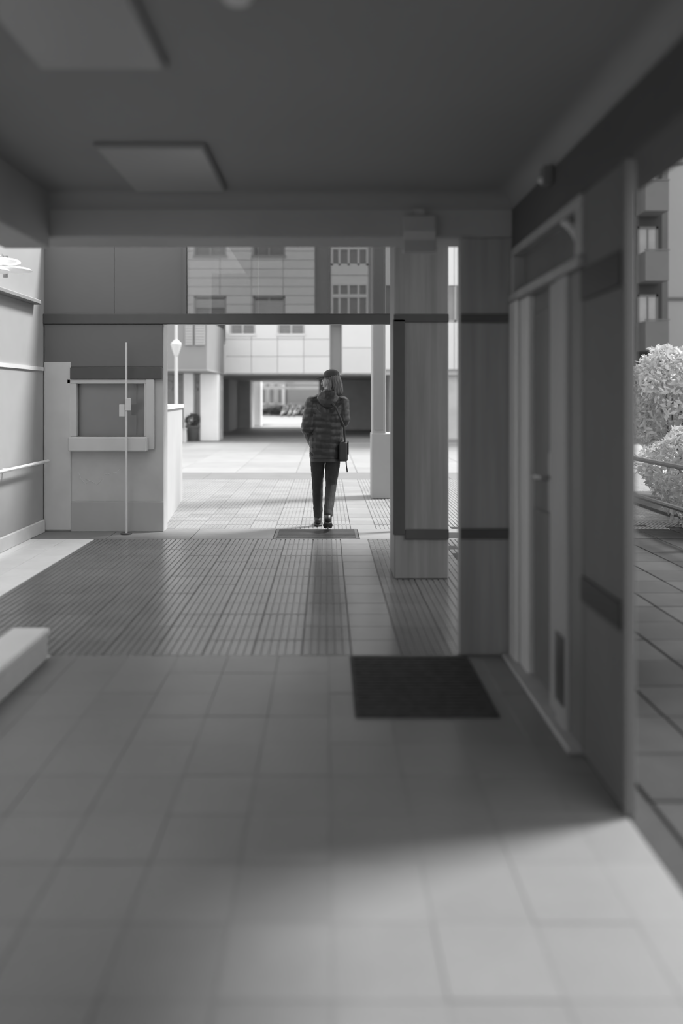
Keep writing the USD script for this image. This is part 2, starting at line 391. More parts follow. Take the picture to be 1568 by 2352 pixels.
obj('upstand', box(1.70, 1.80, 4.6, 8.8, 3.32, 5.2), 'concrete', pw)

# door wall
for nm, mesh, lab in (('added_wall_rear', box(1.05, 1.25, -4, 1.4, 0, 2.3), 'unseen side wall behind the viewpoint, added to limit skylight from the right'), ('added_wall_side', box(-1.77, -1.57, -4, -.2, 0, 2.31), 'unseen side wall behind the viewpoint, added to limit skylight from the left')):
    put(obj(nm, mesh, 'wall_dark'), lab, 'wall', None, 'structure')  # out-of-view walls added to cut skylight on the near floor
wr = struct('wall_right', 'dark wall panel with two darker bands between the door and the open air', 'wall')
obj('panel', box(1.05, 1.08, 2.765, 3.2, 0, 2.30, .004), 'wall_dark', wr)
obj('band', box(1.035, 1.05, 2.767, 3.2, 1.86, 1.985, .003), 'black', wr)
obj('band', box(1.035, 1.05, 2.767, 3.2, .635, .735, .003), 'black', wr)
obj('edge_post', box(1.04, 1.08, 2.735, 2.765, 0, 2.30, .004), 'wall_dark', wr)
d1 = struct('door_1', 'dark door in a pale timber frame with a curved fanlight above', 'door')
obj('backing', box(1.12, 1.17, 3.2, 4.45, 0, 2.30), 'wall_dark', d1)
obj('frame_post', box(1.03, 1.12, 4.27, 4.44, 0, 2.0, .01), 'frame_pale', d1)
obj('frame_post', box(1.05, 1.12, 4.10, 4.255, 0, 2.0, .01), 'frame_pale', d1)
obj('frame_post', box(1.05, 1.12, 3.54, 3.70, 0, 2.0, .01), 'frame_dim', d1)
obj('frame_post', box(1.03, 1.12, 3.38, 3.53, 0, 2.0, .01), 'frame_dim', d1)
obj('frame_post', box(1.045, 1.12, 3.2, 3.365, 0, 2.0, .01), 'door_paint', d1)
lf = obj('door_leaf', box(1.085, 1.12, 3.70, 4.10, .03, 2.0, .004), 'door_paint', d1)
obj('raised_panel', box(1.07, 1.085, 3.76, 4.04, .2, .9, .01), 'door_paint', lf)
obj('raised_panel', box(1.07, 1.085, 3.76, 4.04, 1.05, 1.9, .01), 'door_paint', lf)
h_ = obj('handle', cat(box(1.062, 1.072, 3.715, 3.755, .92, 1.2, .003), tube([(1.065, 3.735, 1.08), (1.02, 3.735, 1.08), (1.015, 3.76, 1.08), (1.015, 3.85, 1.075)], .009)), 'metal', lf, smooth=40)
obj('kick_plate', box(1.022, 1.03, 3.40, 3.51, .12, .42, .002), 'dark_bar', d1)
obj('threshold_strip', box(.985, 1.12, 3.2, 4.44, 0, .022, .008), 'frame_dim', d1)
obj('transom_rail', box(1.02, 1.12, 3.2, 4.44, 2.0, 2.045, .008), 'frame_dim', d1)
obj('fanlight_frame', cat(box(1.035, 1.12, 3.2, 4.44, 2.255, 2.30, .006), box(1.035, 1.12, 4.36, 4.44, 2.045, 2.255, .006), box(1.035, 1.12, 3.2, 3.28, 2.045, 2.255, .006)), 'frame_dim', d1)
a_ = np.linspace(0, math.asin(.205 / .33), 12)
obj('curved_bar', tube(np.c_[np.full(12, 1.075), 4.36 - 1.06 * np.cos(a_), 2.05 + .33 * np.sin(a_)], .022), 'frame_pale', d1, smooth=40)
obj('fanlight_glass', box(1.10, 1.105, 3.28, 4.36, 2.045, 2.255), 'window_dark', d1)

# fittings
mt = thing('doormat', 'black ribbed doormat lying on the tiles before the boarded pier', 'doormat')
obj('mat_base', box(.13, .79, 3.58, 4.41, 0, .012, .004), 'mat', mt)
for k in range(20): obj('rib', box(.15, .77, 3.60 + k * .04, 3.60 + k * .04 + .022, .011, .017), 'mat', mt)
for lab, (x0, x1, y0, y1) in (('flat ceiling light panel nearest the viewer, unlit', (-1.0, -.55, 2.15, 2.72)), ('flat ceiling light panel close to the far cross beam, unlit', (-1.06, -.55, 3.55, 4.32))):
    cl = thing('ceiling_light', lab, 'ceiling light', 'unlit ceiling light panels')
    obj('housing', box(x0, x1, y0, y1, 2.60, 2.62, .006), 'ceiling', cl)
    obj('diffuser', box(x0 + .015, x1 - .015, y0 + .015, y1 - .015, 2.595, 2.602, .003), 'opal', cl)
sd = thing('smoke_detector', 'small round white smoke detector on the ceiling', 'smoke detector')
obj('housing', lathe([(0, 2.565), (.035, 2.567), (.05, 2.59), (.05, 2.62), (0, 2.62)]).apply_translation((-.25, 2.185, 0)), 'white', sd, smooth=40)
obj('vent_ring', lathe([(.05, 2.595), (.056, 2.6), (.056, 2.605), (.05, 2.61)]).apply_translation((-.25, 2.185, 0)), 'opal', sd, smooth=40)
al = thing('alarm_sensor', 'small dark sensor box high on the beam above the door', 'sensor')
obj('body', box(1.0, 1.05, 3.62, 3.68, 2.45, 2.54, .008), 'wall_dark', al)
obj('lens', trimesh.creation.icosphere(2, .016).apply_translation((1.0, 3.65, 2.475)), 'frame_pale', al, smooth=True)
sg = thing('sign_box', 'small grey sign box with a pale stripe on the cross beam', 'sign')
obj('body', box(.43, .615, 4.40, 4.45, 2.283, 2.49, .006), 'sign_grey', sg)
obj('stripe', box(.435, .61, 4.396, 4.401, 2.35, 2.40), 'sign_pale', sg)
obj('bracket', box(.49, .55, 4.42, 4.46, 2.49, 2.53), 'beam', sg)

lp = thing('disc_lamp', 'white lamp of stacked glass discs on the pale wall at left', 'lamp')
lx, ly, lz = -2.86, 6.9, 2.60
def disc(r, z, t): return lathe([(0, z + t), (r * .6, z + t), (r * .9, z + t * .6), (r, z), (r * .85, z - t * .5), (r * .4, z - t), (0, z - t)], 40)
dmat = usdkit.material(stage, '/World/Looks/lit_glass', {'p': ('principled_bsdf', {'base_color': (.9,) * 3, 'roughness': .25, 'emission_color': (1, 1, 1), 'emission_strength': .45})}, [], surface='p.BSDF')
for dx, dy, dz, r in ((.0, -.08, .05, .16), (.03, .08, -.0, .17), (-.06, -.18, -.045, .17)):
    obj('disc', disc(r, lz + dz, .022).apply_translation((lx + .03 + dx, ly + dy, 0)), dmat, lp, smooth=50)
obj('arm', cat(tube([(-3.1, ly, lz + .12), (lx, ly, lz + .12), (lx + .02, ly, lz - .02)], .012), cyl(lx + .02, ly + .03, lz - .07, lz + .12, .02)), 'metal', lp, smooth=40)
obj('wall_plate', box(-3.1, -3.085, ly - .05, ly + .05, lz + .06, lz + .18, .004), 'metal', lp)

# ================================================================== PLAZA SURROUNDINGS
lw = thing('garden_wall', 'low sunlit white wall at the left edge of the passage mouth', 'wall')
obj('wall_body', slant((-1.83, 8.84), (-2.08, 11.3), .18, 0, 1.33), 'white_wall', lw)
obj('capping', slant((-1.81, 8.84), (-2.06, 11.32), .22, 1.33, 1.38), 'white', lw)
pc = thing('pylon', 'tall grey pillar at the right edge of the passage mouth', 'pillar')
obj('shaft', box(.665, .86, 11.4, 11.8, 0, 4.6, .01), 'grey_wall', pc)
obj('pale_face', box(.70, .83, 11.385, 11.4, 1.0, 4.5, .004), 'wing', pc)
obj('base_block', box(.655, .985, 11.39, 11.85, 0, .95, .01), 'grey_wall', pc)
pst = thing('street_lamp', 'slim pale street lamp standing left on the plaza before the grey wing', 'street lamp')
sx_, sy_ = -3.84, 20.0
obj('post', cyl(sx_, sy_, .25, 4.2, .045, .035), 'pale_panel', pst, smooth=40)
obj('base', lathe([(0, 0), (.14, 0), (.14, .06), (.09, .12), (.07, .3), (0, .3)]).apply_translation((sx_, sy_, 0)), 'pale_panel', pst, smooth=30)
obj('collar', lathe([(0, 2.55), (.05, 2.55), (.10, 2.7), (.14, 2.85), (.05, 2.95), (0, 2.95)]).apply_translation((sx_, sy_, 0)), 'white', pst, smooth=40)
obj('lantern', lathe([(0, 4.2), (.08, 4.2), (.2, 4.6), (.22, 4.65), (0, 4.8)], 8).apply_translation((sx_, sy_, 0)), 'white', pst)

# main building across the plaza
bd = thing('apartment_building', 'white clad apartment block bridging an underpass across the plaza', 'building')
YF = 28.0
obj('wall', cat(box(-8, -.43, YF + .1, 40, 4.18, 10), box(-.43, .156, YF + .6, 40, 4.18, 10), box(.156, 1.48, YF + .02, 40, 4.18, 10), box(1.48, 9, YF + .1, 40, 4.18, 10),
                box(-3.62, .11, YF + .1, 40, 2.35, 4.18), box(.11, .54, YF + .5, 40, 2.35, 4.18), box(.54, 1.66, YF + .02, 40, 2.35, 4.18), box(1.66, 9, YF + .1, 40, 2.35, 4.18)), 'recess', bd)
win = [(-4.74, -3.58, 6.516, 7.75, 'half'), (-2.64, -1.48, 6.516, 7.75, 'open'), (-4.74, -3.58, 4.36, 5.116, 'half'), (-2.64, -1.48, 4.36, 5.116, 'shut'), (-3.47, -2.54, 3.716, 4.15, 'open'), (-1.76, -.78, 3.716, 4.15, 'open')]
def panels(x0, x1, z0, z1, nx_, nz_, y):
    xs, zs = np.linspace(x0, x1, nx_ + 1), np.linspace(z0, z1, nz_ + 1)
    for i in range(nx_):
        for j in range(nz_):
            a0, a1, b0, b1 = xs[i] + .007, xs[i + 1] - .007, zs[j] + .007, zs[j + 1] - .007
            rects = [(a0, a1, b0, b1)]
            for wx0, wx1, wz0, wz1, _ in win:
                nr = []
                for (p, q2, r, s) in rects:
                    if wx1 <= p or wx0 >= q2 or wz1 <= r or wz0 >= s: nr.append((p, q2, r, s)); continue
                    if p < wx0: nr.append((p, wx0, r, s))
                    if q2 > wx1: nr.append((wx1, q2, r, s))
                    if r < wz0: nr.append((max(p, wx0), min(q2, wx1), r, wz0))
                    if s > wz1: nr.append((max(p, wx0), min(q2, wx1), wz1, s))
                rects = nr
            rects = [r for r in rects if r[1] - r[0] > .01 and r[3] - r[2] > .01]
            if rects: obj('cladding_panel', cat([box(r[0], r[1], y, y + .1, r[2], r[3]) for r in rects]), f'clad{rng.integers(3)}', bd)
panels(-7.2, -.43, 4.18, 9.9, 6, 18, YF)
panels(-3.62, .11, 2.35, 4.18, 4, 3, YF)
panels(.54, 1.66, 2.35, 4.18, 1, 2, YF - .05)
for (x0, x1, z0, z1, k) in win:
    w_ = obj('window', cat(box(x0, x0 + .07, YF + .03, YF + .13, z0, z1), box(x1 - .07, x1, YF + .03, YF + .13, z0, z1), box(x0, x1, YF + .03, YF + .13, z1 - .06, z1), box(x0 - .03, x1 + .03, YF - .03, YF + .13, z0 - .03, z0 + .06), box((x0 + x1) / 2 - .035, (x0 + x1) / 2 + .035, YF + .05, YF + .13, z0, z1)), 'grey_wall' if z0 > 4.2 else 'white', bd)
    obj('pane', box(x0 + .07, x1 - .07, YF + .095, YF + .105, z0 + .06, z1 - .06), 'window_dark', w_)
    if k != 'open':
        obj('shutter', cat([box(x0 + .07, x1 - .07, YF + .045, YF + .065, zz, zz + .052) for zz in np.arange(z0 + (.06 if k == 'shut' else (z1 - z0) * .45), z1 - .17, .06)]), 'shutter', w_)
    if z0 < 4.2:
        obj('guard_bar', cat([box(x0, x1, YF - .02, YF, zz, zz + .02) for zz in np.linspace(z0 + .05, z0 + .3, 4)]), 'grey_wall', w_)
# bay with stacked windows
for z0, z1 in ((5.50, 6.20), (7.95, 8.7)):
    obj('spandrel', box(.156, 1.478, YF - .05, YF + .05, z0, (z0 + z1) / 2 - .01), 'clad0', bd); obj('spandrel', box(.156, 1.478, YF - .05, YF + .05, (z0 + z1) / 2 + .01, z1), 'clad0', bd)
for z0, z1, zt in ((4.22, 5.50, 5.116), (6.20, 7.95, 6.83)):
    w_ = obj('window', cat(*[box(x, x + .07, YF - .04, YF + .02, z0, z1) for x in (.156, .42, .75, 1.10, 1.408)], box(.156, 1.478, YF - .05, YF + .02, zt - .06, zt + .06), box(.156, 1.478, YF - .04, YF + .02, z0, z0 + .07)), 'white', bd)
    obj('pane', box(.2, 1.43, YF - .005, YF + .012, z0, z1), 'window_dark', w_)
# right hand part: white bands and dark strip windows
for z0, z1 in ((2.5, 4.18), (5.5, 7.14)):
    for k in range(5): obj('cladding_panel', box(1.66 + k * 1.45 + .01, 1.66 + (k + 1) * 1.45 - .01, YF, YF + .1, z0, z1), f'clad{k % 3}', bd)
for z0, z1 in ((4.2, 5.48), (7.16, 8.6)):
    for k in range(5):
        w_ = obj('window', cat(box(1.66 + k * 1.45, 1.74 + k * 1.45, YF + .02, YF + .1, z0, z1), box(1.66 + k * 1.45, 3.11 + k * 1.45, YF + .02, YF + .1, z0, z0 + .06)), 'grey_wall', bd)
        obj('pane', box(1.74 + k * 1.45, 3.11 + k * 1.45, YF + .06, YF + .08, z0 + .06, z1), 'window_dark', w_)
obj('soffit', box(-8, 9, YF + .1, 40, 2.31, 2.352), 'shade_wall', bd)
obj('dark_block', box(-.36, 2.3, 36.5, 39.9, 0, 2.33), 'closed_front', bd, label='dark closed shopfront under the building')
obj('side_wall', box(2.3, 9, YF + .4, 39.9, 0, 2.33), 'shade_wall', bd)
obj('side_wall', box(-4.75, -4.3, 34.5, 39.9, 0, 2.33), 'grey_wall', bd)
obj('dark_block', box(-4.3, -3.72, 38.2, 39.9, 0, 2.33), 'closed_front', bd, label='dark closed doorway under the building')
obj('side_wall', box(-9, -4.75, 31, 39.9, 0, 2.33), 'shade_wall', bd)

# grey wing at left with its white pillars
wg = thing('wing_building', 'low grey wing on white pillars at the left of the plaza', 'building')
obj('wall', cat(box(-9, -3.67, 24, 28, 2.353, 3.9)), 'wing', wg)
obj('soffit_band', box(-9, -3.65, 23.97, 28, 2.31, 2.353), 'grey_wall', wg)
for x0, x1 in ((-4.33, -4.08), (-4.03, -3.72)):
    s_ = obj('shutter', box(x0, x1, 23.93, 24, 3.08, 3.8, .01), 'grey_wall', wg)
    obj('slat', cat([box(x0 + .02, x1 - .02, 23.915, 23.93, z, z + .05) for z in np.arange(3.1, 3.75, .085)]), 'recess', s_)
obj('pillar', box(-4.30, -3.68, 26.6, 27.1, 0, 2.31, .03), 'pillar_white', wg)
obj('pillar', box(-4.86, -4.54, 26.6, 27.1, 0, 2.31, .02), 'pillar_white', wg)
obj('pillar', box(-5.9, -5.6, 26.6, 27.1, 0, 2.31, .02), 'pillar_white', wg)
sw = obj('shopfront', box(-9, -3.7, 27.88, 28.0, 0, 2.31), 'shade_wall', wg)
for k in range(5):
    x0 = -5.95 + k * .45
    obj('glazing_frame', cat(box(x0, x0 + .05, 27.84, 27.88, 0, 2.3), box(x0, x0 + .45, 27.84, 27.88, 1.75, 1.82), box(x0, x0 + .45, 27.84, 27.88, 2.02, 2.07), box(x0, x0 + .45, 27.84, 27.88, .0, .35)), 'pale_panel', sw)
pb = thing('planter', 'dark planter between the white pillars of the grey wing', 'planter')
obj('pot', cat(tri(Manifold.cylinder(.5, .16, .22, 24).translate((-4.55, 26.6, 0))), lathe([(.2, .48), (.245, .48), (.245, .54), (.2, .54)]).apply_translation((-4.55, 26.6, 0))), 'dark_bar', pb, smooth=30)
def leaves(n, c, r, size, seed, zmin=0.03, up=.3):
    g = np.random.default_rng(seed); d = g.normal(size=(n, 3)); d /= np.linalg.norm(d, axis=1, keepdims=True)
    p = np.array(c) + d * np.array(r) * g.uniform(.55, 1.0, (n, 1)) ** .6
    p += (meshkit.noise(p * 3.0, seed)[:, None] - .5) * .5 * d * np.array(r)
    p[:, 2] = np.maximum(p[:, 2], zmin)
    t = g.normal(size=(n, 3)); t /= np.linalg.norm(t, axis=1, keepdims=True)
    b = np.cross(t, d + g.normal(size=(n, 3)) * .6); b /= np.linalg.norm(b, axis=1, keepdims=True); nn = np.cross(t, b)
    s = size * g.uniform(.6, 1.3, (n, 1))
    v = np.stack([p - t * s, p + b * s * .42 + nn * s * .08, p + t * s, p - b * s * .42 + nn * s * .08], 1).reshape(-1, 3)
    f = (np.arange(n)[:, None] * 4 + np.array([0, 1, 2, 0, 2, 3])).reshape(-1, 3)
    return trimesh.Trimesh(v, f, process=False)
obj('foliage', leaves(350, (-4.55, 26.6, .72), (.24, .24, .22), .06, 3), 'leaf_dark', pb, kind='stuff')
bx_ = thing('white_box', 'small white utility box standing beside the dark planter', 'box')
obj('body', box(-4.96, -4.68, 25.9, 26.2, 0, .42, .01), 'white', bx_); obj('lid', box(-4.98, -4.66, 25.88, 26.22, .42, .46, .01), 'pale_panel', bx_)

# courtyard beyond the underpass
wk = thing('walkway_canopy', 'white beamed walkway canopy on a pillar behind the underpass', 'canopy')
obj('pillar', box(-3.95, -3.38, 40.5, 41.1, 0, 2.43, .03), 'pillar_white', wk)
obj('edge_beam', box(-3.6, .4, 42, 42.3, 2.21, 2.36), 'white', wk); obj('edge_beam', box(-3.6, .4, 44.2, 44.5, 1.98, 2.13), 'white', wk)
obj('cross_beam', box(-2.2, -1.75, 41.5, 45, 2.36, 2.5), 'shade_wall', wk)
obj('post', box(-.2, .05, 44.2, 44.5, 0, 1.98), 'white', wk)
fb = thing('courtyard_building', 'grey building closing the far courtyard behind the bicycles', 'building')
obj('wall', box(-9, 6, 66, 70, 0, 7), 'grey_wall', fb)
obj('pale_bay', box(-3.3, .6, 65.8, 66, 0, 3.4), 'wing', fb)
for k, x in enumerate((-5.6, -4.9, -4.2)):
    w_ = obj('window', cat(box(x, x + .08, 65.9, 66, 1.0, 2.6), box(x + .5, x + .58, 65.9, 66, 1.0, 2.6), box(x, x + .58, 65.9, 66, 2.5, 2.6), box(x, x + .58, 65.9, 66, .95, 1.05)), 'white', fb)
    obj('pane', box(x + .08, x + .5, 65.95, 65.99, 1.05, 2.5), 'window_dark', w_)
obj('column', box(-3.75, -3.5, 65.6, 66, 0, 3.2), 'white', fb)
lh = thing('low_hedge', 'dark low hedge along the far courtyard behind the bicycles', 'hedge')
obj('foliage', leaves(2500, (-2.8, 64.6, .42), (3.2, .35, .42), .12, 5), 'leaf_dark', lh, kind='stuff')

def make_bike():
    t = thing('bicycle', 'bicycle parked in the far courtyard', 'bicycle', 'bicycles in the far courtyard', loc=(-3.25, 62, 0), rz=62)
    for x in (-.52, .52):
        w_ = obj('wheel', trimesh.creation.torus(.32, .02, 24, 8).apply_transform(trimesh.transformations.rotation_matrix(np.pi / 2, (1, 0, 0))).apply_translation((x, 0, .34)), 'black', t)
        obj('spokes', cat([tube([(x + .31 * math.cos(a), 0, .34 + .31 * math.sin(a)), (x - .31 * math.cos(a), 0, .34 - .31 * math.sin(a))], .004, 4) for a in np.arange(6) * np.pi / 6]), 'metal', w_)
    A, B, C, D = (-.52, 0, .34), (-.1, 0, .3), (-.22, 0, .82), (.34, 0, .85)
    obj('frame', cat(*[tube(x, .018, 6) for x in ([A, B], [B, C], [A, C], [B, D], [C, D])]), 'white', t)
    obj('fork', tube([(.30, 0, .98), (.34, 0, .85), (.52, 0, .34)], .016, 6), 'metal', t)
    obj('handlebar', tube([(.22, -.28, 1.02), (.33, -.2, 1.02), (.33, .2, 1.02), (.22, .28, 1.02)], .014, 6), 'metal', t)
    obj('saddle', cat(box(-.36, -.1, -.07, .07, .9, .95, .02), tube([(-.22, 0, .8), (-.22, 0, .92)], .014, 6)), 'black', t)
    return t
bk = make_bike()
bl = ['bicycle nearest the white canopy pillar in the far courtyard', 'second bicycle from the white canopy pillar', 'bicycle in the middle of the parked row', 'second bicycle from the dark shopfront', 'bicycle closest to the dark shopfront in the far courtyard']
put(bk, bl[0])
for k, (x, y, rz) in enumerate(((-2.75, 62.3, 70), (-2.25, 61.8, 55), (-1.6, 62.4, 80), (-1.05, 62, 66))): dup(bk, (x, y, 0), rz, bl[k + 1])

# ================================================================== OUTSIDE AT RIGHT
fe = thing('railing', 'low dark two-rail railing along the planted bed at right', 'railing')
for z in (.33, .76): obj('rail', tube([(3.6, 5.2, z), (3.6, 8, z), (3.6, 11.2, z)], .028), 'dark_bar', fe, smooth=40)
for k in range(4): obj('post', cat(cyl(3.6, 5.75 + k * 1.8, 0, .84, .03), trimesh.creation.icosphere(1, .036).apply_translation((3.6, 5.75 + k * 1.8, .85))), 'dark_bar', fe, smooth=40)
def shrub(label, c, r, n, size, seed, m='leaf'):
    t = thing('shrub', label, 'shrub')
    g = np.random.default_rng(seed)
    for k in range(6):
        a, b = g.uniform(0, 6.28), g.uniform(.3, .75)
        e = np.array([c[0] + math.cos(a) * r[0] * b, c[1] + math.sin(a) * r[1] * b, c[2] + r[2] * g.uniform(.1, .7)]); s = np.array([c[0] + math.cos(a) * .05, c[1] + math.sin(a) * .05, .03])
        obj('stem', tube([s, s * .5 + e * .5 + np.array([0, 0, .12]), e], [.022, .016, .008]), 'bark', t, smooth=True)
    obj('foliage', leaves(n, c, r, size, seed), m, t, kind='stuff')
shrub('tall rounded pale-leaved shrub behind the railing', (4.95, 11.2, 1.42), (.72, .9, .78), 5200, .06, 11)
shrub('low spreading pale shrub behind the railing rails', (4.32, 9.0, .60), (.56, 1.15, .60), 5200, .05, 12)

pt = thing('pale_tower', 'tall plain pale building at the right edge beyond the shrubs', 'building')
obj('wall', box(12.9, 26, 30, 42, 0, 18), 'pale_tower', pt)
obj('corner_pier', box(12.72, 12.98, 29.8, 30.2, 0, 18), 'balcony', pt)
for z in (5.2, 10.4, 15.6): obj('string_course', box(12.9, 26, 29.95, 30, z, z + .12), 'balcony', pt)
dt = thing('balcony_tower', 'dark apartment tower with grey balconies beside the pale building', 'building')
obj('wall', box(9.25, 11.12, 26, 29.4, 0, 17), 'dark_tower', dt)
for k in range(7):
    z = .75 + k * 2.25
    b_ = obj('balcony', cat(box(10.25, 11.0, 25.2, 26, z, z + .15), box(10.25, 11.0, 25.2, 25.28, z + .15, z + .95), box(10.25, 10.32, 25.28, 26, z + .15, z + .95)), 'balcony', dt)
    obj('hand_rail', box(10.23, 11.02, 25.18, 25.24, z + .97, z + 1.01), 'dark_bar', b_)
    w_ = obj('window', cat(box(10.28, 10.35, 25.95, 26, z + .15, z + 1.9), box(10.9, 10.97, 25.95, 26, z + .15, z + 1.9), box(10.28, 10.97, 25.95, 26, z + 1.82, z + 1.9), box(10.6, 10.65, 25.95, 26, z + .15, z + 1.82)), 'balcony', dt)
    obj('pane', box(10.35, 10.9, 25.97, 25.99, z + .15, z + 1.82), 'window_dark', w_)

# ================================================================== PERSON
def sph(c, r):
    r = np.broadcast_to(r, 3)
    return Manifold.sphere(1.0, 20).scale(tuple(r)).translate(tuple(map(float, c)))
def hull(*s): return Manifold.batch_hull(list(s))
def limb(pts, rad): return [hull(sph(pts[i], rad[i]), sph(pts[i + 1], rad[i + 1])) for i in range(len(pts) - 1)]
def union(ms): return Manifold.batch_boolean(list(ms), m3.OpType.Add)
def soft(m, edge, it=8):
    t = tri(m.refine_to_length(edge)); t.merge_vertices()
    return trimesh.smoothing.filter_taubin(t, lamb=.5, nu=.52, iterations=it)
pe = thing('person', 'person walking away in a dark quilted jacket, peaked cap and slim dark trousers', 'person', loc=(0, 8.78, 0))
hipL, kneeL, ankL, toeL = (-.10, 0, .92), (-.105, .13, .50), (-.098, .20, .085), (-.10, .385, .03)
hipR, kneeR, ankR, toeR = (.07, 0, .92), (.05, .02, .49), (.012, -.22, .16), (.012, -.06, .03)
shL, elL, wrL = (-.165, .01, 1.41), (-.205, -.04, 1.14), (-.14, .06, 1.0)
shR, elR, wrR = (.175, .01, 1.41), (.205, -.03, 1.21), (.12, .20, 1.29)
HC = np.array([.045, .04, 1.655])
def head_part(p):
    th = math.radians(62); p = np.asarray(p, float); return (HC[0] + p[0] * math.cos(th) - p[1] * math.sin(th), HC[1] + p[0] * math.sin(th) + p[1] * math.cos(th), HC[2] + p[2])
hp = head_part
fing = []
palm = hull(sph(wrR, (.026, .03, .02)), sph((.085, .26, 1.315), .022), sph((.065, .235, 1.30), .02), sph((.10, .27, 1.33), .02))
for k, L in enumerate((.9, 1.0, .95, .78)):
    b = np.array((.098 - k * .004, .272 - k * .012, 1.333 - k * .017)); m_ = b + np.array((-.035, .018, .004)) * L; e = m_ + np.array((-.012, -.028, -.006)) * L; z_ = e + np.array((.016, -.012, -.002)) * L
    fing += limb([b, m_, e, z_], [.0095, .009, .0085, .0075])
th_ = limb([(.105, .235, 1.325), (.095, .24, 1.36), (.065, .25, 1.368)], [.0115, .0105, .0085])
body = [hull(sph(hp((0, .0, .03)), (.072, .072, .085)), sph(hp((0, .035, -.02)), (.06, .06, .07)), sph(hp((0, .045, -.085)), (.035, .03, .022)), sph(hp((0, -.03, .03)), (.068, .06, .075))),
        hull(sph(hp((0, .098, -.012)), .010), sph(hp((0, .112, -.03)), .012), sph(hp((0, .085, .03)), .009)),
        hull(sph(hp((-.018, .084, -.06)), .009), sph(hp((.018, .084, -.06)), .009), sph(hp((0, .095, -.06)), .008)),
        sph(hp((.074, -.005, -.01)), (.016, .014, .03)), sph(hp((-.074, -.005, -.01)), (.016, .014, .03)),
        hull(sph((.025, .02, 1.47), .06), sph((HC[0], HC[1] - .005, 1.60), .052))]
body += [hull(sph((-.01, 0, .95), (.12, .08, .1)), sph((0, .01, 1.2), (.14, .1, .1))), hull(sph((0, .01, 1.2), (.14, .1, .1)), sph((.005, .01, 1.4), (.15, .09, .06))), hull(sph(shL, .055), sph((.02, .02, 1.45), .06), sph(shR, .055))]
body += limb([hipL, kneeL, ankL], [.07, .042, .03]) + limb([hipR, kneeR, ankR], [.07, .042, .03])
body += limb([ankL, (-.1, .3, .045), toeL], [.036, .034, .022]) + limb([ankR, (.012, -.13, .08), toeR], [.036, .034, .022])
body += limb([shL, elL, wrL], [.05, .04, .028]) + limb([shR, elR, wrR], [.05, .04, .028]) + [hull(sph(wrL, .026), sph((-.10, .07, .94), (.02, .03, .03)))]
body += [palm] + fing + th_
obj('body', soft(union(body), .012, 6), 'skin', pe, smooth=True)
for s in (-1, 1):
    ey = obj('eye', trimesh.creation.icosphere(2, .0115).apply_translation(hp((s * .03, .081, .005))), 'white', pe, smooth=True)
    obj('iris', trimesh.creation.icosphere(2, .006).apply_translation(hp((s * .03, .0885, .005))), 'black', ey, smooth=True)
# hair: shoulder length, streaky, falling on the back and right side
hair = [hull(sph(hp((0, -.02, .045)), (.083, .09, .09)), sph(hp((0, -.06, -.03)), (.078, .055, .06))),
        hull(sph(hp((0, -.06, -.03)), (.078, .055, .06)), sph(hp((.0, -.075, -.12)), (.075, .042, .05)), sph(hp((.07, -.03, -.10)), (.026, .03, .05))),
        hull(sph(hp((-.07, -.02, -.02)), (.022, .035, .05)), sph(hp((-.072, -.03, -.12)), (.022, .03, .04)))]
hm = soft(union(hair), .008, 4)
v = hm.vertices; n_ = hm.vertex_normals; ang = np.arctan2(v[:, 1] - HC[1], v[:, 0] - HC[0])
hm.vertices = v + n_ * (.004 * np.sin(ang * 26 + 6 * meshkit.noise(v * 18, 2)))[:, None]
obj('hair', hm, 'hair', pe, smooth=True)
cp = union([hull(sph(hp((0, -.012, .072)), (.09, .098, .062)), sph(hp((0, .0, .05)), (.088, .1, .03)))]).trim_by_plane((0, 0, 1), HC[2] + .038)
cap = obj('cap', soft(cp, .012, 4), 'cap', pe, smooth=50)
obj('cap_brim', soft(hull(*[sph(hp(p), (.008, .008, .005)) for p in ((-.07, .06, .045), (.07, .06, .045), (-.055, .15, .028), (.055, .15, .028), (0, .168, .026))]), .012, 2), 'cap', cap, smooth=40)
# jacket
jk = [hull(sph((-.015, .0, .79), (.165, .125, .03)), sph((-.01, .0, 1.0), (.19, .145, .08))), hull(sph((-.01, .0, 1.0), (.19, .145, .08)), sph((0, .0, 1.28), (.195, .15, .08))),
      hull(sph((0, .0, 1.28), (.195, .15, .08)), sph((-.14, .01, 1.40), .085), sph((.15, .01, 1.40), .085), sph((.02, .01, 1.47), .085)),
      hull(sph((.02, .02, 1.47), (.085, .08, .05)), sph((.03, .02, 1.535), (.075, .072, .03)))]
jk += [hull(sph((-.09, .085, .80), (.10, .115, .04)), sph((-.05, .03, 1.0), (.15, .14, .06)))]
jk += limb([(-.155, .01, 1.40), (-.205, -.04, 1.14), (-.155, .075, .975)], [.09, .082, .062]) + limb([(.165, .01, 1.40), (.185, -.03, 1.215), (.128, .17, 1.275)], [.088, .075, .055])
jm = soft(union(jk), .014, 8)
v, n_ = jm.vertices, jm.vertex_normals
zq = v[:, 2] + .012 * np.sin(v[:, 0] * 9)
qv = np.abs(np.sin(np.pi * zq / .075)) ** .5 * .010 + (meshkit.fbm(v * 14, 3, 4) - .5) * .022
jm.vertices = v + n_ * (qv - .006)[:, None]
J = obj('jacket', jm, 'jacket', pe, smooth=True)
hood = soft(union([hull(sph((-.06, -.085, 1.455), (.05, .05, .05)), sph((.09, -.085, 1.455), (.05, .05, .05)), sph((.015, -.13, 1.42), (.09, .05, .07))), hull(sph((.015, -.10, 1.52), (.09, .035, .03)), sph((.015, -.12, 1.43), (.1, .05, .05)))]), .012, 8)
hood.vertices += hood.vertex_normals * ((meshkit.fbm(hood.vertices * 20, 3, 8) - .5) * .02)[:, None]
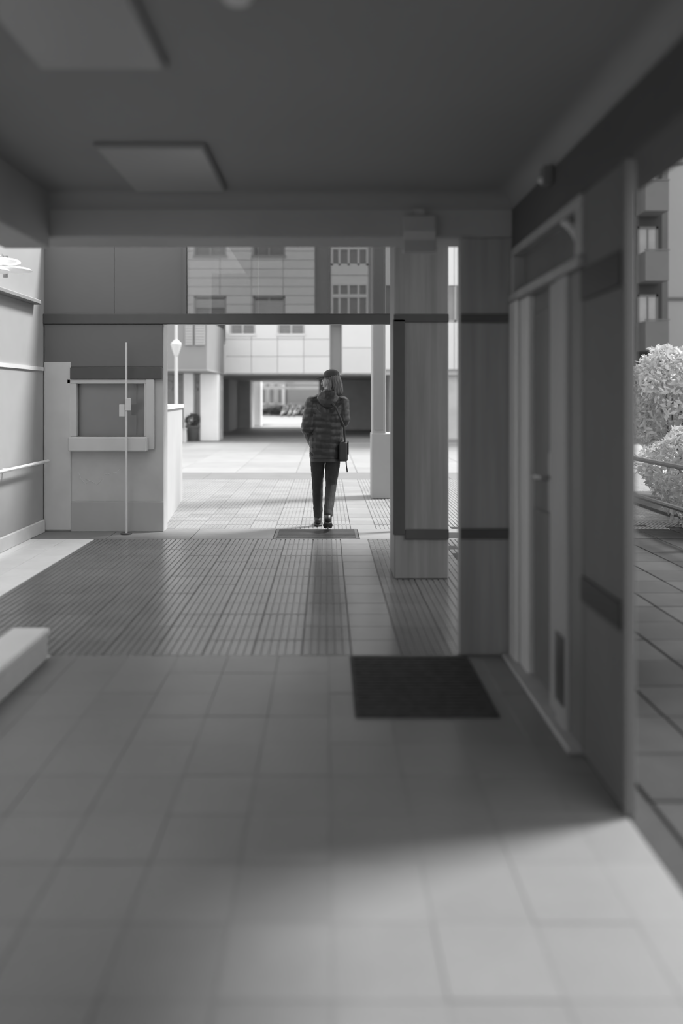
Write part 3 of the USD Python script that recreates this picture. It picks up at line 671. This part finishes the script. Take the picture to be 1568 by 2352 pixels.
obj('hood', hood, 'jacket', J, smooth=True)
obj('hem_band', tri(Manifold.cylinder(.035, 1, 1, 40).scale((.172, .132, 1)).translate((-.015, 0, .755)) - Manifold.cylinder(.1, 1, 1, 40).scale((.155, .115, 1)).translate((-.015, 0, .73))), 'jacket', J, smooth=40)
# trousers and shoes
tr = [hull(sph((-.015, 0, .94), (.15, .105, .06)), sph(hipL, (.09, .1, .1)), sph(hipR, (.09, .1, .1)))]
tr += limb([(-.10, 0, .86), kneeL, (-.099, .195, .115)], [.095, .062, .05]) + limb([(.075, 0, .86), kneeR, (.016, -.205, .19)], [.095, .062, .05])
tm = soft(union(tr), .014, 6)
tm.vertices += tm.vertex_normals * ((meshkit.fbm(tm.vertices * np.array([14, 14, 22]), 3, 6) - .5) * .014)[:, None]
obj('trousers', tm, 'trousers', pe, smooth=True)
def shoe(a, t, h, n):
    a, t, h = map(np.array, (a, t, h)); mid = (h + t) / 2
    up = soft(union([hull(sph(h + (0, 0, .035), (.04, .04, .035)), sph(a, (.045, .048, .03)), sph(mid + (0, 0, .02), (.044, .04, .035))), hull(sph(mid + (0, 0, .02), (.044, .04, .035)), sph(t + (0, -.01, .008), (.038, .04, .026)))]), .01, 5)
    S = obj('shoe', up, 'shoe', pe, smooth=True)
    obj('sole', tri(hull(*[sph(p + np.array((dx, dy, -.012)), (.012, .012, .009)) for p, w_ in ((h, .034), (mid, .042), (t, .034)) for dx, dy in ((-w_, 0), (w_, 0), (0, -.02 if p is h else .03))])), 'sole', S, smooth=30)
shoe((-.098, .20, .10), (-.10, .385, .03), (-.098, .165, .028), 0)
shoe((.012, -.215, .175), (.012, -.045, .034), (.012, -.255, .115), 1)
# bag at the right hip
bg = thing('shoulder_bag', 'dark shoulder bag with a fringe hanging at the right hip of the walking person', 'bag', loc=(0, 8.78, 0))
bb = soft(hull(*[sph((x, y, z), .03) for x in (.165, .205) for y in (-.11, .09) for z in (.79, .95)]), .015, 4)
obj('pouch', bb, 'bag', bg, smooth=40)
obj('flap', box(.235, .243, -.13, .11, .84, .985, .003), 'bag', bg)
obj('strap', tube([(.20, -.11, .97), (.19, -.175, 1.15), (.10, -.19, 1.36), (-.02, -.13, 1.50), (-.06, .0, 1.545), (-.02, .12, 1.48), (.10, .185, 1.3), (.2, .14, 1.1), (.205, .09, .97)], .011, 6), 'bag', bg, smooth=True)
for k in range(9): obj('tassel', tube([(.215, -.1 + k * .024, .77), (.222, -.102 + k * .024, .70), (.225 + .006 * (k % 3), -.1 + k * .024, .64)], [.006, .005, .003], 5), 'bag', bg)
